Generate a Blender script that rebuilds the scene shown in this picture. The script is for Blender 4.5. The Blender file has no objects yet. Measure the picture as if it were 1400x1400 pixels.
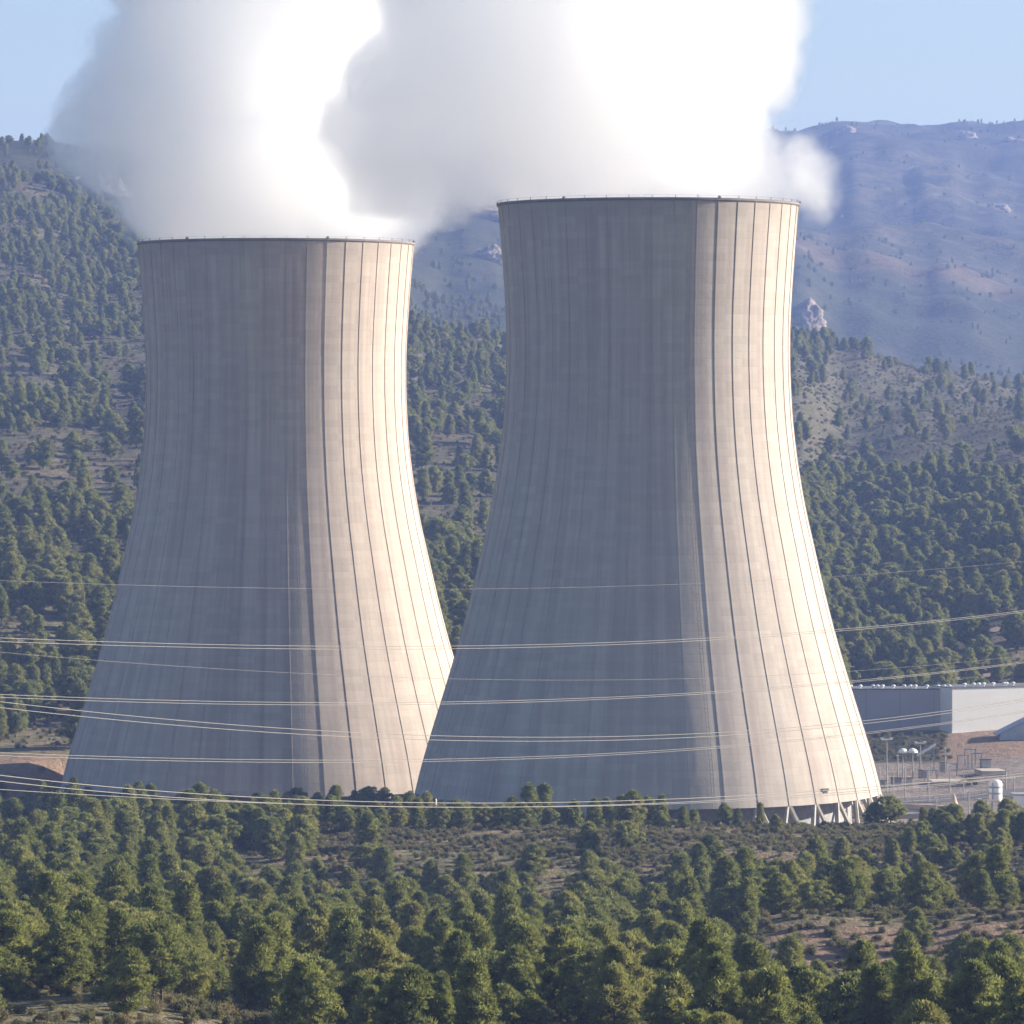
import bpy, math, random
import numpy as np
from mathutils import Vector, Matrix
R = math.radians
S = bpy.context.scene
C = S.collection
rng = np.random.default_rng(7)
random.seed(7)

# ------------------------------------------------------------------ camera, sky, sun, exposure
CAM_Z = 84.0
FPX = 6670.0                        # focal length in pixels of the 1400 px photograph
HOR = 573.0                         # its horizon line
cd = bpy.data.cameras.new('camera'); cam = bpy.data.objects.new('camera', cd); C.objects.link(cam)
cd.sensor_width = 36.0; cd.lens = 36.0*FPX/1400.0
cd.clip_start = 1.0; cd.clip_end = 60000.0
cam.location = (0, 0, CAM_Z)
cam.rotation_euler = (R(90)-math.atan((700-HOR)/FPX), 0, 0)
S.camera = cam

SUN_EL, SUN_PHI = 20.0, 103.5       # elevation; angle from the viewer's side towards the right
sdir = Vector((math.sin(R(SUN_PHI))*math.cos(R(SUN_EL)), -math.cos(R(SUN_PHI))*math.cos(R(SUN_EL)), math.sin(R(SUN_EL))))
W = bpy.data.worlds.new('World'); S.world = W; W.use_nodes = True
nt = W.node_tree; nt.nodes.clear()
sky = nt.nodes.new('ShaderNodeTexSky'); sky.sky_type = 'NISHITA'; sky.sun_disc = False
sky.sun_elevation = R(SUN_EL); sky.sun_rotation = math.atan2(sdir.x, sdir.y)
sky.altitude = 400; sky.air_density = 1.0; sky.dust_density = 1.0; sky.ozone_density = 1.6
bg = nt.nodes.new('ShaderNodeBackground'); bg.inputs[1].default_value = 0.058
wo = nt.nodes.new('ShaderNodeOutputWorld')
nt.links.new(sky.outputs[0], bg.inputs[0]); nt.links.new(bg.outputs[0], wo.inputs[0])
ld = bpy.data.lights.new('sun', 'SUN'); ld.energy = 5.0; ld.angle = R(0.5); ld.color = (1.0, 0.905, 0.76)
lo = bpy.data.objects.new('sun', ld); C.objects.link(lo); lo.location = (400, 300, 400)
lo.rotation_euler = sdir.to_track_quat('Z', 'Y').to_euler()
S.view_settings.view_transform = 'Standard'; S.view_settings.look = 'None'
S.view_settings.exposure = 1.5; S.view_settings.gamma = 1.0
S.view_settings.use_curve_mapping = False
S.render.engine = 'CYCLES'
cy = S.cycles
cy.use_denoising = True
cy.max_bounces = 48; cy.diffuse_bounces = 3; cy.glossy_bounces = 2; cy.transmission_bounces = 2
cy.volume_bounces = 32; cy.transparent_max_bounces = 8
cy.volume_step_rate = 1.0; cy.volume_max_steps = 256
cy.use_adaptive_sampling = True; cy.adaptive_threshold = 0.03
HAZE_DENSITY = 0.0001

# ------------------------------------------------------------------ helpers
def tag(o, label=None, cat=None, group=None, kind=None):
    if label: o['label'] = label
    if cat: o['category'] = cat
    if group: o['group'] = group
    if kind: o['kind'] = kind
    return o
def empty(name, loc=(0, 0, 0), rz=0.0):
    o = bpy.data.objects.new(name, None); o.empty_display_size = 1; C.objects.link(o)
    o.location = loc; o.rotation_euler = (0, 0, rz); return o
class MB:
    def __init__(s): s.v = []; s.f = []
    def add(s, vs, fs):
        n = len(s.v); s.v += [tuple(p) for p in vs]; s.f += [tuple(n+i for i in f) for f in fs]; return s
    def box(s, c, size, rz=0.0):
        hx, hy, hz = size[0]/2, size[1]/2, size[2]/2
        ca, sa = math.cos(rz), math.sin(rz); vs = []
        for z in (-hz, hz):
            for x, y in ((-hx, -hy), (hx, -hy), (hx, hy), (-hx, hy)):
                vs.append((c[0]+x*ca-y*sa, c[1]+x*sa+y*ca, c[2]+z))
        return s.add(vs, [(3, 2, 1, 0), (4, 5, 6, 7), (0, 1, 5, 4), (1, 2, 6, 5), (2, 3, 7, 6), (3, 0, 4, 7)])
    def tube(s, pts, rad, n=6, cap=True):
        pts = [Vector(p) for p in pts]
        rad = rad if hasattr(rad, '__len__') else [rad]*len(pts)
        vs = []; fs = []
        for i, p in enumerate(pts):
            d = (pts[min(i+1, len(pts)-1)]-pts[max(i-1, 0)]).normalized()
            a = d.orthogonal().normalized() if abs(d.z) > .95 else Vector((0, 0, 1)).cross(d).normalized()
            b = d.cross(a)
            for k in range(n):
                t = 2*math.pi*k/n
                vs.append(p+(a*math.cos(t)+b*math.sin(t))*rad[i])
        for i in range(len(pts)-1):
            for k in range(n):
                fs.append((i*n+k, i*n+(k+1) % n, (i+1)*n+(k+1) % n, (i+1)*n+k))
        if cap: fs += [tuple(range(n))[::-1], tuple((len(pts)-1)*n+k for k in range(n))]
        return s.add(vs, fs)
    def lathe(s, prof, n=24, c=(0, 0, 0)):
        vs = [(c[0]+r*math.cos(2*math.pi*k/n), c[1]+r*math.sin(2*math.pi*k/n), c[2]+z) for r, z in prof for k in range(n)]
        fs = [(i*n+k, i*n+(k+1) % n, (i+1)*n+(k+1) % n, (i+1)*n+k) for i in range(len(prof)-1) for k in range(n)]
        fs += [tuple(range(n))[::-1], tuple((len(prof)-1)*n+k for k in range(n))]
        return s.add(vs, fs)
    def build(s, name, mat, parent=None, smooth=False, loc=None):
        me = bpy.data.meshes.new(name); me.from_pydata(s.v, [], s.f); me.update()
        if mat: me.materials.append(mat)
        if smooth: me.polygons.foreach_set('use_smooth', [True]*len(me.polygons))
        o = bpy.data.objects.new(name, me); C.objects.link(o)
        if parent: o.parent = parent
        if loc: o.location = loc
        return o
def np_mesh(name, V, F, mat):
    me = bpy.data.meshes.new(name)
    V = np.asarray(V, np.float32); F = np.asarray(F, np.int32); k = F.shape[1]
    me.vertices.add(len(V)); me.vertices.foreach_set('co', V.ravel())
    me.loops.add(F.size); me.loops.foreach_set('vertex_index', F.ravel())
    me.polygons.add(len(F)); me.polygons.foreach_set('loop_start', np.arange(0, F.size, k, dtype=np.int32))
    me.update(calc_edges=True); me.validate()
    if mat: me.materials.append(mat)
    return me
class NB:                                    # small node-building helper
    def __init__(s, tree): s.t = tree; tree.nodes.clear()
    def n(s, typ, ins=None, **kw):
        nd = s.t.nodes.new(typ)
        for k, v in kw.items(): setattr(nd, k, v)
        for k, v in (ins or {}).items():
            if isinstance(v, bpy.types.NodeSocket): s.t.links.new(v, nd.inputs[k])
            else: nd.inputs[k].default_value = v
        return nd
    def math(s, op, a, b=0.0, c=0.0, clamp=False):
        return s.n('ShaderNodeMath', {0: a, 1: b, 2: c}, operation=op, use_clamp=clamp).outputs[0]
    def mix(s, f, a, b, blend='MIX'):
        return s.n('ShaderNodeMix', {0: f, 6: a, 7: b}, data_type='RGBA', blend_type=blend).outputs[2]
    def noise(s, vec, scale, detail=4, rough=.55, dist=0.0):
        return s.n('ShaderNodeTexNoise', {'Vector': vec, 'Scale': scale, 'Detail': detail, 'Roughness': rough, 'Distortion': dist}).outputs[0]
    def ramp(s, f, lo, hi, a=0.0, b=1.0):
        return s.n('ShaderNodeMapRange', {0: f, 1: lo, 2: hi, 3: a, 4: b}, interpolation_type='SMOOTHSTEP').outputs[0]
    def out(s, sh, vol=None):
        o = s.n('ShaderNodeOutputMaterial')
        if sh: s.t.links.new(sh, o.inputs[0])
        if vol: s.t.links.new(vol, o.inputs[1])
def col(r, g, b): return (r, g, b, 1)
def newmat(name):
    m = bpy.data.materials.new(name); m.use_nodes = True; return m, NB(m.node_tree)
def plain(name, c, rough=.8, metal=0.0, var=.25, scale=1.2):
    m, b = newmat(name)
    g = b.n('ShaderNodeTexCoord').outputs['Object']
    f = b.noise(g, scale, 5)
    c2 = tuple(x*(1-var) for x in c)
    cc = b.mix(b.ramp(f, .3, .7), col(*c2), col(*c))
    p = b.n('ShaderNodeBsdfPrincipled', {'Base Color': cc, 'Roughness': rough, 'Metallic': metal})
    b.out(p.outputs[0]); return m

# ------------------------------------------------------------------ lattice noise
def _h(ix, iy, seed):
    n = (ix.astype(np.int64)*374761393+iy.astype(np.int64)*668265263+seed*974634777) & 0x7fffffff
    n = ((n ^ (n >> 13))*1274126177) & 0x7fffffff
    return ((n ^ (n >> 16)) & 0xffff)/65535.0
def vnoise(x, y, seed=0):
    ix = np.floor(x); iy = np.floor(y); fx = x-ix; fy = y-iy
    fx = fx*fx*fx*(fx*(fx*6-15)+10); fy = fy*fy*fy*(fy*(fy*6-15)+10)
    a = _h(ix, iy, seed); b = _h(ix+1, iy, seed); c = _h(ix, iy+1, seed); d = _h(ix+1, iy+1, seed)
    return (a+(b-a)*fx)*(1-fy)+(c+(d-c)*fx)*fy
def fbm(x, y, seed=0, oct=5, ridged=False):
    s = 0; a = .5; t = 0
    for o in range(oct):
        n = vnoise(x*2**o+o*17.3, y*2**o-o*9.1, seed+o)
        if ridged: n = 1-abs(2*n-1)
        s = s+a*n; t += a; a *= .5
    return s/t

# ------------------------------------------------------------------ terrain heights
DK = np.array([0, 150, 300, 420, 470, 520, 560, 600, 612, 640, 650, 700, 720, 740, 780, 800, 825, 860, 905, 945, 1000, 1080, 1130, 1200, 1240, 1290, 1350, 1450, 1650, 1900, 2200, 2400, 2600, 2750, 3000, 3600, 4200, 4700, 4850, 5000, 5200, 5600, 6200, 7000, 7600, 9000], float)
PK = np.array([-1500, -300, 0, 140, 378, 620, 886, 1080, 1160, 1280, 1400, 1700, 2900], float)
def col_z(front, back):
    """front: heights (m) up to 1000 m; back: (distance, picture row) pairs beyond."""
    d = [p[0] for p in front]+[p[0] for p in back]
    z = [p[1] for p in front]+[CAM_Z-(p[1]-HOR)*p[0]/FPX for p in back]
    return np.interp(DK, d, z)
FL = [(0, 74), (150, 56), (300, 38), (420, 32), (520, 25.5), (600, 20), (650, 17), (720, 13.2), (780, 11.0), (860, 9.4), (905, 8.6), (945, 6), (1000, 1)]
FM = [(0, 74), (150, 56), (300, 38), (420, 30), (470, 26), (520, 21.5), (600, 16), (650, 12), (700, 8.5), (740, 6), (780, 5), (800, 5.8), (825, 10.2), (860, 9.9), (905, 8.3), (945, 1), (1000, 0.5)]
FR = [(0, 74), (150, 56), (300, 38), (420, 29), (470, 25), (520, 20), (560, 16.6), (600, 13.2), (612, 13.8), (640, 19), (700, 13.5), (740, 7.6), (780, 6.0), (800, 6.8), (825, 10), (860, 9.5), (905, 8.0), (945, .8), (1000, 0)]
BL = [(1080, 1082), (1130, 1034), (1200, 985), (1290, 880), (1350, 830), (1450, 760), (1650, 655), (1900, 545), (2200, 425), (2400, 360), (2600, 300), (2750, 262), (3000, 186), (3200, 184), (3600, 260), (4200, 280), (5600, 300), (7000, 260), (9000, 260)]
BL2 = [(1080, 1082), (1130, 1034), (1200, 985), (1290, 890), (1350, 840), (1450, 770), (1650, 665), (1900, 560), (2200, 450), (2400, 385), (2600, 330), (2750, 300), (2850, 262), (3000, 215), (3200, 200), (3600, 260), (4200, 260), (5600, 260), (7000, 230), (9000, 230)]
BG = [(1080, 1070), (1130, 1040), (1200, 995), (1290, 915), (1350, 870), (1450, 800), (1650, 700), (1900, 600), (2200, 505), (2400, 448), (2600, 470), (2750, 480), (3000, 470), (3600, 400), (4200, 296), (4700, 300), (5600, 280), (6200, 240), (7000, 215), (9000, 215)]
BM = [(1080, 1085), (1130, 1065), (1200, 1030), (1290, 960), (1350, 915), (1450, 855), (1650, 755), (1900, 650), (2200, 560), (2400, 515), (2600, 470), (2750, 458), (3000, 480), (3600, 480), (4200, 400), (4700, 318), (4850, 328), (5000, 326), (5200, 312), (5600, 325), (6200, 240), (7000, 180), (7600, 190), (9000, 195)]
BR = [(1080, 1116), (1130, 1096), (1200, 1059), (1240, 1040), (1290, 1002), (1350, 968), (1450, 893), (1650, 786), (1900, 686), (2200, 606), (2400, 560), (2600, 505), (2750, 477), (3000, 505), (3600, 512), (4200, 480), (4700, 342), (4850, 356), (5000, 350), (5200, 317), (5600, 330), (6200, 240), (7000, 166), (7600, 175), (9000, 180)]
BS = [(1080, 1116), (1130, 1096), (1200, 1059), (1240, 1038), (1290, 1000), (1350, 966), (1450, 885), (1650, 772), (1900, 668), (2200, 590), (2400, 560), (2600, 520), (2750, 500), (3000, 520), (3600, 530), (4200, 500), (4700, 374), (4850, 390), (5000, 380), (5200, 320), (5600, 332), (6200, 235), (7000, 170), (7600, 178), (9000, 180)]
BT = [(1080, 1112), (1130, 1090), (1200, 1053), (1240, 1032), (1290, 999), (1350, 962), (1450, 868), (1650, 745), (1900, 645), (2200, 580), (2400, 562), (2600, 540), (2750, 517), (3000, 540), (3600, 540), (4200, 515), (4700, 404), (4850, 420), (5000, 405), (5200, 324), (5600, 336), (6200, 235), (7000, 161), (7600, 172), (9000, 180)]
ZT = np.array([col_z(FL, BL), col_z(FL, BL), col_z(FL, BL), col_z(FL, BL2), col_z(FM, BL2), col_z(FM, BG), col_z(FM, BM), col_z(FR, BM), col_z(FR, BR), col_z(FR, BS), col_z(FR, BT), col_z(FR, BT), col_z(FR, BT)])
TOWERS = [(27.9, 1000.0), (-52.7, 1091.0)]
def ground_z(x, y, detail=True):
    x = np.asarray(x, float); y = np.asarray(y, float)
    shp = np.broadcast(x, y).shape
    x = np.broadcast_to(x, shp).ravel(); y = np.broadcast_to(y, shp).ravel()
    d = np.clip(y, 0, 9000)
    wob = (fbm(x/160, y/160, 91, 3)-.5)*np.clip((y-1350)/1000, 0, 1)*y*.05
    px = 700+x/np.maximum(y, 120)*FPX
    px = np.clip(px, PK[0], PK[-1]-1)
    dd = np.clip(d+wob, 0, 8999)
    i = np.clip(np.searchsorted(DK, dd, side='right')-1, 0, len(DK)-2)
    j = np.clip(np.searchsorted(PK, px, side='right')-1, 0, len(PK)-2)
    t = (dd-DK[i])/(DK[i+1]-DK[i]); s = (px-PK[j])/(PK[j+1]-PK[j]); s = s*s*(3-2*s)
    z = (ZT[j, i]*(1-t)+ZT[j, i+1]*t)*(1-s)+(ZT[j+1, i]*(1-t)+ZT[j+1, i+1]*t)*s
    # relief: gullies and spurs, growing with distance; calm around the plant
    amp = np.clip((y-1330)/500, 0, 1)*(3+.0042*np.maximum(y-1300, 0)+.003*np.maximum(y-3000, 0))
    wl = 45+.05*y
    z = z+(fbm(x/wl, y/(wl*1.5), 11, 5, True)-.62)*amp*2.0
    w2 = 18+.012*y
    z = z+(fbm(x/w2, y/w2, 23, 4)-.5)*np.clip((y-1330)/700, 0.0, 1)*(2+.0009*y+.0016*np.maximum(y-2800, 0))*1.6
    # foreground: small mounds and banks
    fg = np.clip((930-y)/60, 0, 1)*np.clip((y-60)/100, 0, 1)
    z = z+fg*((fbm(x/38, y/30, 5, 4)-.5)*4.2+(fbm(x/9, y/9, 6, 3)-.5)*.9)
    # left: reddish earth bank; right: mound and hollow in the front
    # flat pads under the towers
    for (tx, ty), tz in zip(TOWERS, (0.3, -4.6)):
        r = np.hypot(x-tx, y-ty); w = np.clip((66-r)/13, 0, 1); w = w*w*(3-2*w)
        z = z*(1-w)+tz*w
    return z.reshape(shp)
def on_ground(px, y):                           # ground point seen in column px of the photograph, y metres away
    x = (px-700)/FPX*y
    return x, y, float(ground_z(x, y))
def row_of(z, y): return HOR+(CAM_Z-z)*FPX/y

ys = np.concatenate([np.linspace(-60, 340, 40), np.linspace(350, 960, 245), np.linspace(964, 1400, 120), np.geomspace(1405, 9000, 540)])
ns = 420
s = np.linspace(-1, 1, ns)
XX = (np.sign(s)*(.35*abs(s)+.65*abs(s)**3))[None, :]*(.42*np.maximum(ys, 0)+420)[:, None]
YY = np.repeat(ys[:, None], ns, 1)
ZZ = ground_z(XX, YY)
V = np.stack([XX, YY, ZZ], -1).reshape(-1, 3)
ny = len(ys); I = np.arange(ny*ns).reshape(ny, ns)
F = np.stack([I[:-1, :-1], I[:-1, 1:], I[1:, 1:], I[1:, :-1]], -1).reshape(-1, 4)

m_ground, b = newmat('scrubby_earth')
geo = b.n('ShaderNodeNewGeometry'); P = geo.outputs['Position']
sx = b.n('ShaderNodeSeparateXYZ', {0: P})
n1 = b.noise(P, .018, 5, .6); n2 = b.noise(P, .22, 5, .65); n3 = b.noise(P, 1.1, 5, .7); n4 = b.noise(P, .004, 4, .5)
earth = b.mix(n3, col(.17, .10, .065), col(.31, .21, .145))
scrub = b.mix(b.ramp(n3, .35, .65), col(.06, .064, .032), col(.17, .155, .08))
dry = b.mix(n3, col(.15, .12, .065), col(.27, .215, .13))
c0 = b.mix(b.ramp(n2, .42, .6), scrub, dry)
c0 = b.mix(b.math('MULTIPLY', b.ramp(n1, .55, .72), b.ramp(n2, .38, .62)), c0, earth)
vor = b.n('ShaderNodeTexVoronoi', {'Vector': P, 'Scale': .16, 'Randomness': 1.0})
dots = b.ramp(vor.outputs['Distance'], .25, .5, 1.0, 0.0)
far = b.ramp(sx.outputs[1], 2700, 2950)
n5 = b.noise(P, .022, 9, .72)
c0 = b.mix(b.math('MULTIPLY', far, .92), c0, b.mix(b.ramp(n5, .42, .62), col(.020, .028, .017), col(.120, .098, .062)))
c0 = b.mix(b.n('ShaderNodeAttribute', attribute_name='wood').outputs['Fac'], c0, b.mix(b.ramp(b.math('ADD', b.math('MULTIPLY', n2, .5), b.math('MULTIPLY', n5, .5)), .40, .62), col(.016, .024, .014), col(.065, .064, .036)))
c0 = b.mix(b.math('MULTIPLY', dots, b.math('MULTIPLY', far, b.ramp(n1, .35, .6, .9, .35))), c0, col(.03, .04, .02))
# bare plant yard and the earth banks round it
att = b.n('ShaderNodeAttribute', attribute_name='bare').outputs['Fac']
att2 = b.n('ShaderNodeAttribute', attribute_name='rock').outputs['Fac']
att3 = b.n('ShaderNodeAttribute', attribute_name='red').outputs['Fac']
yard = b.mix(b.ramp(n2, .3, .7), col(.18, .145, .12), col(.30, .25, .21))
c0 = b.mix(att, c0, yard)
redc = b.mix(n3, col(.19, .12, .08), col(.33, .23, .16))
c0 = b.mix(b.math('MULTIPLY', att3, b.ramp(n2, .3, .5, .55, 1)), c0, redc)
rock = b.mix(b.noise(P, .09, 6, .7), col(.20, .17, .145), col(.50, .42, .35))
c0 = b.mix(att2, c0, rock)
bmp = b.n('ShaderNodeBump', {'Strength': .9, 'Distance': 1.0, 'Height': b.math('ADD', b.math('MULTIPLY', n2, 2.2), n3)})
pr = b.n('ShaderNodeBsdfPrincipled', {'Base Color': c0, 'Roughness': .95, 'Normal': bmp.outputs[0]})
pr.inputs['Specular IOR Level'].default_value = .15
b.out(pr.outputs[0])
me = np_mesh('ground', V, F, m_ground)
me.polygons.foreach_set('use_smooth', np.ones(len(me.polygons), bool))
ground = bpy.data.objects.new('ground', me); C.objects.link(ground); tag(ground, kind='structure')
PX = 700+XX/np.maximum(YY, 100)*FPX
def sm(v, a, b_): t = np.clip((v-a)/(b_-a), 0, 1); return t*t*(3-2*t)
nb = fbm(XX/30, YY/30, 77, 4)
bare = sm(XX, 66, 74)*sm(YY, 945, 975)*(1-sm(YY, 1222, 1236)*(1-sm(PX, 1290, 1310)))*(1-sm(YY, 1285, 1330))
for (tx, ty) in TOWERS: bare = np.maximum(bare, 1-sm(np.hypot(XX-tx, YY-ty), 53, 60))
slope_y = np.abs(np.gradient(ZZ, axis=0)/np.gradient(YY, axis=0))
red = sm(YY, 1075, 1085)*(1-sm(YY, 1122, 1140))*(1-sm(PX, 110, 180))*.95
red = np.maximum(red, sm(YY, 1225, 1240)*(1-sm(YY, 1290, 1300))*sm(PX, 1270, 1310)*.95)
red = np.maximum(red, sm(nb, .44, .56)*sm(PX, 1030, 1100)*(1-sm(YY, 700, 760))*sm(YY, 530, 580)*.75)
red = np.maximum(red, sm(YY, 604, 612)*(1-sm(YY, 632, 640))*sm(PX, 1040, 1090)*.9)
red = np.maximum(red, (1-sm(np.hypot((XX-(-22)), (YY-432)/1.2), 4, 9))*.8)
red = np.maximum(red, (1-sm(np.hypot((XX-72), (YY-690)/1.6), 9, 16))*.95)
red = np.maximum(red, sm(nb, .58, .66)*sm(YY, 800, 820)*(1-sm(YY, 900, 930))*.5)
red = np.maximum(red, sm(fbm(XX/55, YY/80, 78, 4), .6, .68)*sm(YY, 1350, 1450)*(1-sm(YY, 2600, 3000))*.22)
red = np.maximum(red, sm(YY, 4640, 4690)*(1-sm(YY, 4730, 4790))*sm(PX, 1040, 1090)*.3)  # lighter tan band paints sunlight along the far spur's crest
red = np.maximum(red, sm(YY, 4900, 5000)*(1-sm(YY, 5250, 5400))*sm(PX, 1000, 1100)*.04)
rk = fbm(XX/70, YY/160, 55, 5, True)
wood = sm(YY, 2780, 2900)*(1-sm(YY, 4560+120*nb, 4700))*.95  # dark forest tone; the far valley's shade is put into this colour too
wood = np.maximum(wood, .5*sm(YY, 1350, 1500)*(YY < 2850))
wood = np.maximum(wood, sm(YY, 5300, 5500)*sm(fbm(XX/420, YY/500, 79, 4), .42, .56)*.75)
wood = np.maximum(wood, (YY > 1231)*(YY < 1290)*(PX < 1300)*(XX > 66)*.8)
rock = sm(rk, .90, .95)*sm(YY, 5200, 5600)*.4
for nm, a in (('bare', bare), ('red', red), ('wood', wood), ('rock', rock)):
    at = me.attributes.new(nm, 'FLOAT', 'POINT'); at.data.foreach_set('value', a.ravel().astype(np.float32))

# ------------------------------------------------------------------ haze
m_haze, b = newmat('haze')
pv = b.n('ShaderNodeVolumePrincipled', {'Color': col(.31, .44, .90), 'Density': HAZE_DENSITY, 'Anisotropy': 0.0})
b.out(None, pv.outputs[0])
mb = MB(); mb.box((0, 4570, (560-40)/2), (8800, 9300, 600))
hz = mb.build('haze', m_haze); tag(hz, kind='stuff')

# ------------------------------------------------------------------ materials
def concrete(name, seed, warm=1.0):
    m, b = newmat(name)
    P = b.n('ShaderNodeTexCoord').outputs['Object']
    s = b.n('ShaderNodeSeparateXYZ', {0: P})
    ang = b.math('ARCTAN2', s.outputs[1], s.outputs[0])
    cmb = b.n('ShaderNodeCombineXYZ', {0: b.math('MULTIPLY', ang, 38.0), 1: b.math('MULTIPLY', s.outputs[2], .022), 2: float(seed)}).outputs[0]
    streak = b.noise(cmb, .42, 6, .7)
    fine = b.noise(b.n('ShaderNodeCombineXYZ', {0: b.math('MULTIPLY', ang, 38.0), 1: b.math('MULTIPLY', s.outputs[2], .06), 2: float(seed+5)}).outputs[0], 1.7, 4, .6)
    blot = b.noise(P, .055, 5, .6); grain = b.noise(P, .9, 4, .7)
    lift = b.math('PINGPONG', s.outputs[2], .75)                   # one joint every 1.5 m of formwork
    line = b.ramp(lift, .0, .13, 1.0, 0.0)
    liftn = b.noise(b.n('ShaderNodeCombineXYZ', {0: b.math('FLOOR', b.math('MULTIPLY', ang, 6.6845)), 1: b.math('FLOOR', b.math('DIVIDE', s.outputs[2], 1.5)), 2: float(seed)}).outputs[0], 7.31, 0, .5)
    c = b.mix(b.ramp(streak, .3, .72), col(.375*warm, .311, .275/warm), col(.51*warm, .447, .385/warm))
    c = b.mix(b.math('MULTIPLY', b.ramp(fine, .5, .8), .35), c, col(.27, .24, .21))
    c = b.mix(b.math('MULTIPLY', b.ramp(blot, .5, .75), .45), c, col(.44, .41, .35))
    c = b.mix(b.math('MULTIPLY', b.ramp(liftn, .3, .7), .20), c, col(.23, .21, .18))
    c = b.mix(b.math('MULTIPLY', line, .09), c, col(.18, .16, .14))
    c = b.mix(b.math('MULTIPLY', grain, .18), c, col(.19, .17, .15))
    top = b.ramp(s.outputs[2], 121, 127.5)                          # weathered upper lifts under the rim
    c = b.mix(b.math('MULTIPLY', b.math('MULTIPLY', top, b.ramp(streak, .35, .6)), .4), c, col(.20, .175, .15))
    bm = b.n('ShaderNodeBump', {'Strength': .3, 'Distance': .12, 'Height': b.math('SUBTRACT', grain, b.math('MULTIPLY', line, .25))})
    p = b.n('ShaderNodeBsdfPrincipled', {'Base Color': c, 'Roughness': .9, 'Normal': bm.outputs[0]})
    p.inputs['Specular IOR Level'].default_value = .2
    b.out(p.outputs[0]); return m
m_con = [concrete('cast_concrete', 3), concrete('cast_concrete_weathered', 17, 1.025)]
m_rim = plain('dark_concrete', (.20, .18, .17), .9)
m_leg = plain('pale_concrete', (.42, .38, .31), .9, scale=.6)
m_metal = plain('galvanised_metal', (.34, .34, .32), .55, .3)
m_dark = plain('dark_grey_paint', (.06, .06, .065), .8)
m_white = plain('white_paint', (.74, .74, .72), .6, var=.12, scale=.3)
m_fill = plain('grey_cladding', (.3, .29, .29), .8)
m_wire = plain('aluminium_wire', (.24, .22, .19), .5, .0, var=.1)
m_bark = plain('pine_bark', (.12, .085, .06), .95, scale=3)

def foliage(name, dark, light, brown):
    m, b = newmat(name)
    P = b.n('ShaderNodeTexCoord').outputs['Object']
    rnd = b.n('ShaderNodeObjectInfo').outputs['Random']
    f = b.noise(P, .9, 3, .6)
    c = b.mix(b.ramp(f, .35, .68), col(*dark), col(*light))
    c = b.mix(b.math('MULTIPLY', b.ramp(rnd, .62, 1.0), .5), c, col(*brown))
    c = b.mix(b.math('MULTIPLY', b.ramp(rnd, .0, .4, 1, 0), .35), c, col(dark[0]*.7, dark[1]*.8, dark[2]*.9))
    d = b.n('ShaderNodeBsdfPrincipled', {'Base Color': c, 'Roughness': .75})
    d.inputs['Specular IOR Level'].default_value = .25
    t = b.n('ShaderNodeBsdfTranslucent', {'Color': c})
    mx = b.n('ShaderNodeMixShader', {0: .38, 1: d.outputs[0], 2: t.outputs[0]})
    b.out(mx.outputs[0]); return m
m_needle = foliage('pine_needles', (.130, .150, .040), (.34, .350, .095), (.32, .29, .10))
m_bush = foliage('scrub_leaves', (.10, .105, .045), (.25, .225, .10), (.27, .20, .11))

# ------------------------------------------------------------------ cooling towers
PROF_Z = [7.7, 14, 20, 29, 39.5, 48, 57.5, 66, 74, 80, 86, 95, 104, 113, 121, 128.0]
PROF_R = [47.8, 46.2, 44.4, 41.6, 38.5, 36.3, 34.1, 32.2, 30.8, 30.0, 29.45, 29.05, 29.1, 29.6, 30.2, 30.8]
def smooth_prof(z):
    # Catmull-Rom through the measured outline
    k = int(np.clip(np.searchsorted(PROF_Z, z)-1, 0, len(PROF_Z)-2))
    z0, z1 = PROF_Z[k], PROF_Z[k+1]; t = (z-z0)/(z1-z0)
    def slope(i):
        i = max(0, min(len(PROF_Z)-1, i)); a, c = max(0, i-1), min(len(PROF_Z)-1, i+1)
        return (PROF_R[c]-PROF_R[a])/(PROF_Z[c]-PROF_Z[a])
    h = z1-z0; m0, m1 = slope(k)*h, slope(k+1)*h
    return (2*t**3-3*t**2+1)*PROF_R[k]+(t**3-2*t**2+t)*m0+(-2*t**3+3*t**2)*PROF_R[k+1]+(t**3-t**2)*m1
NR = 42
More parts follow.
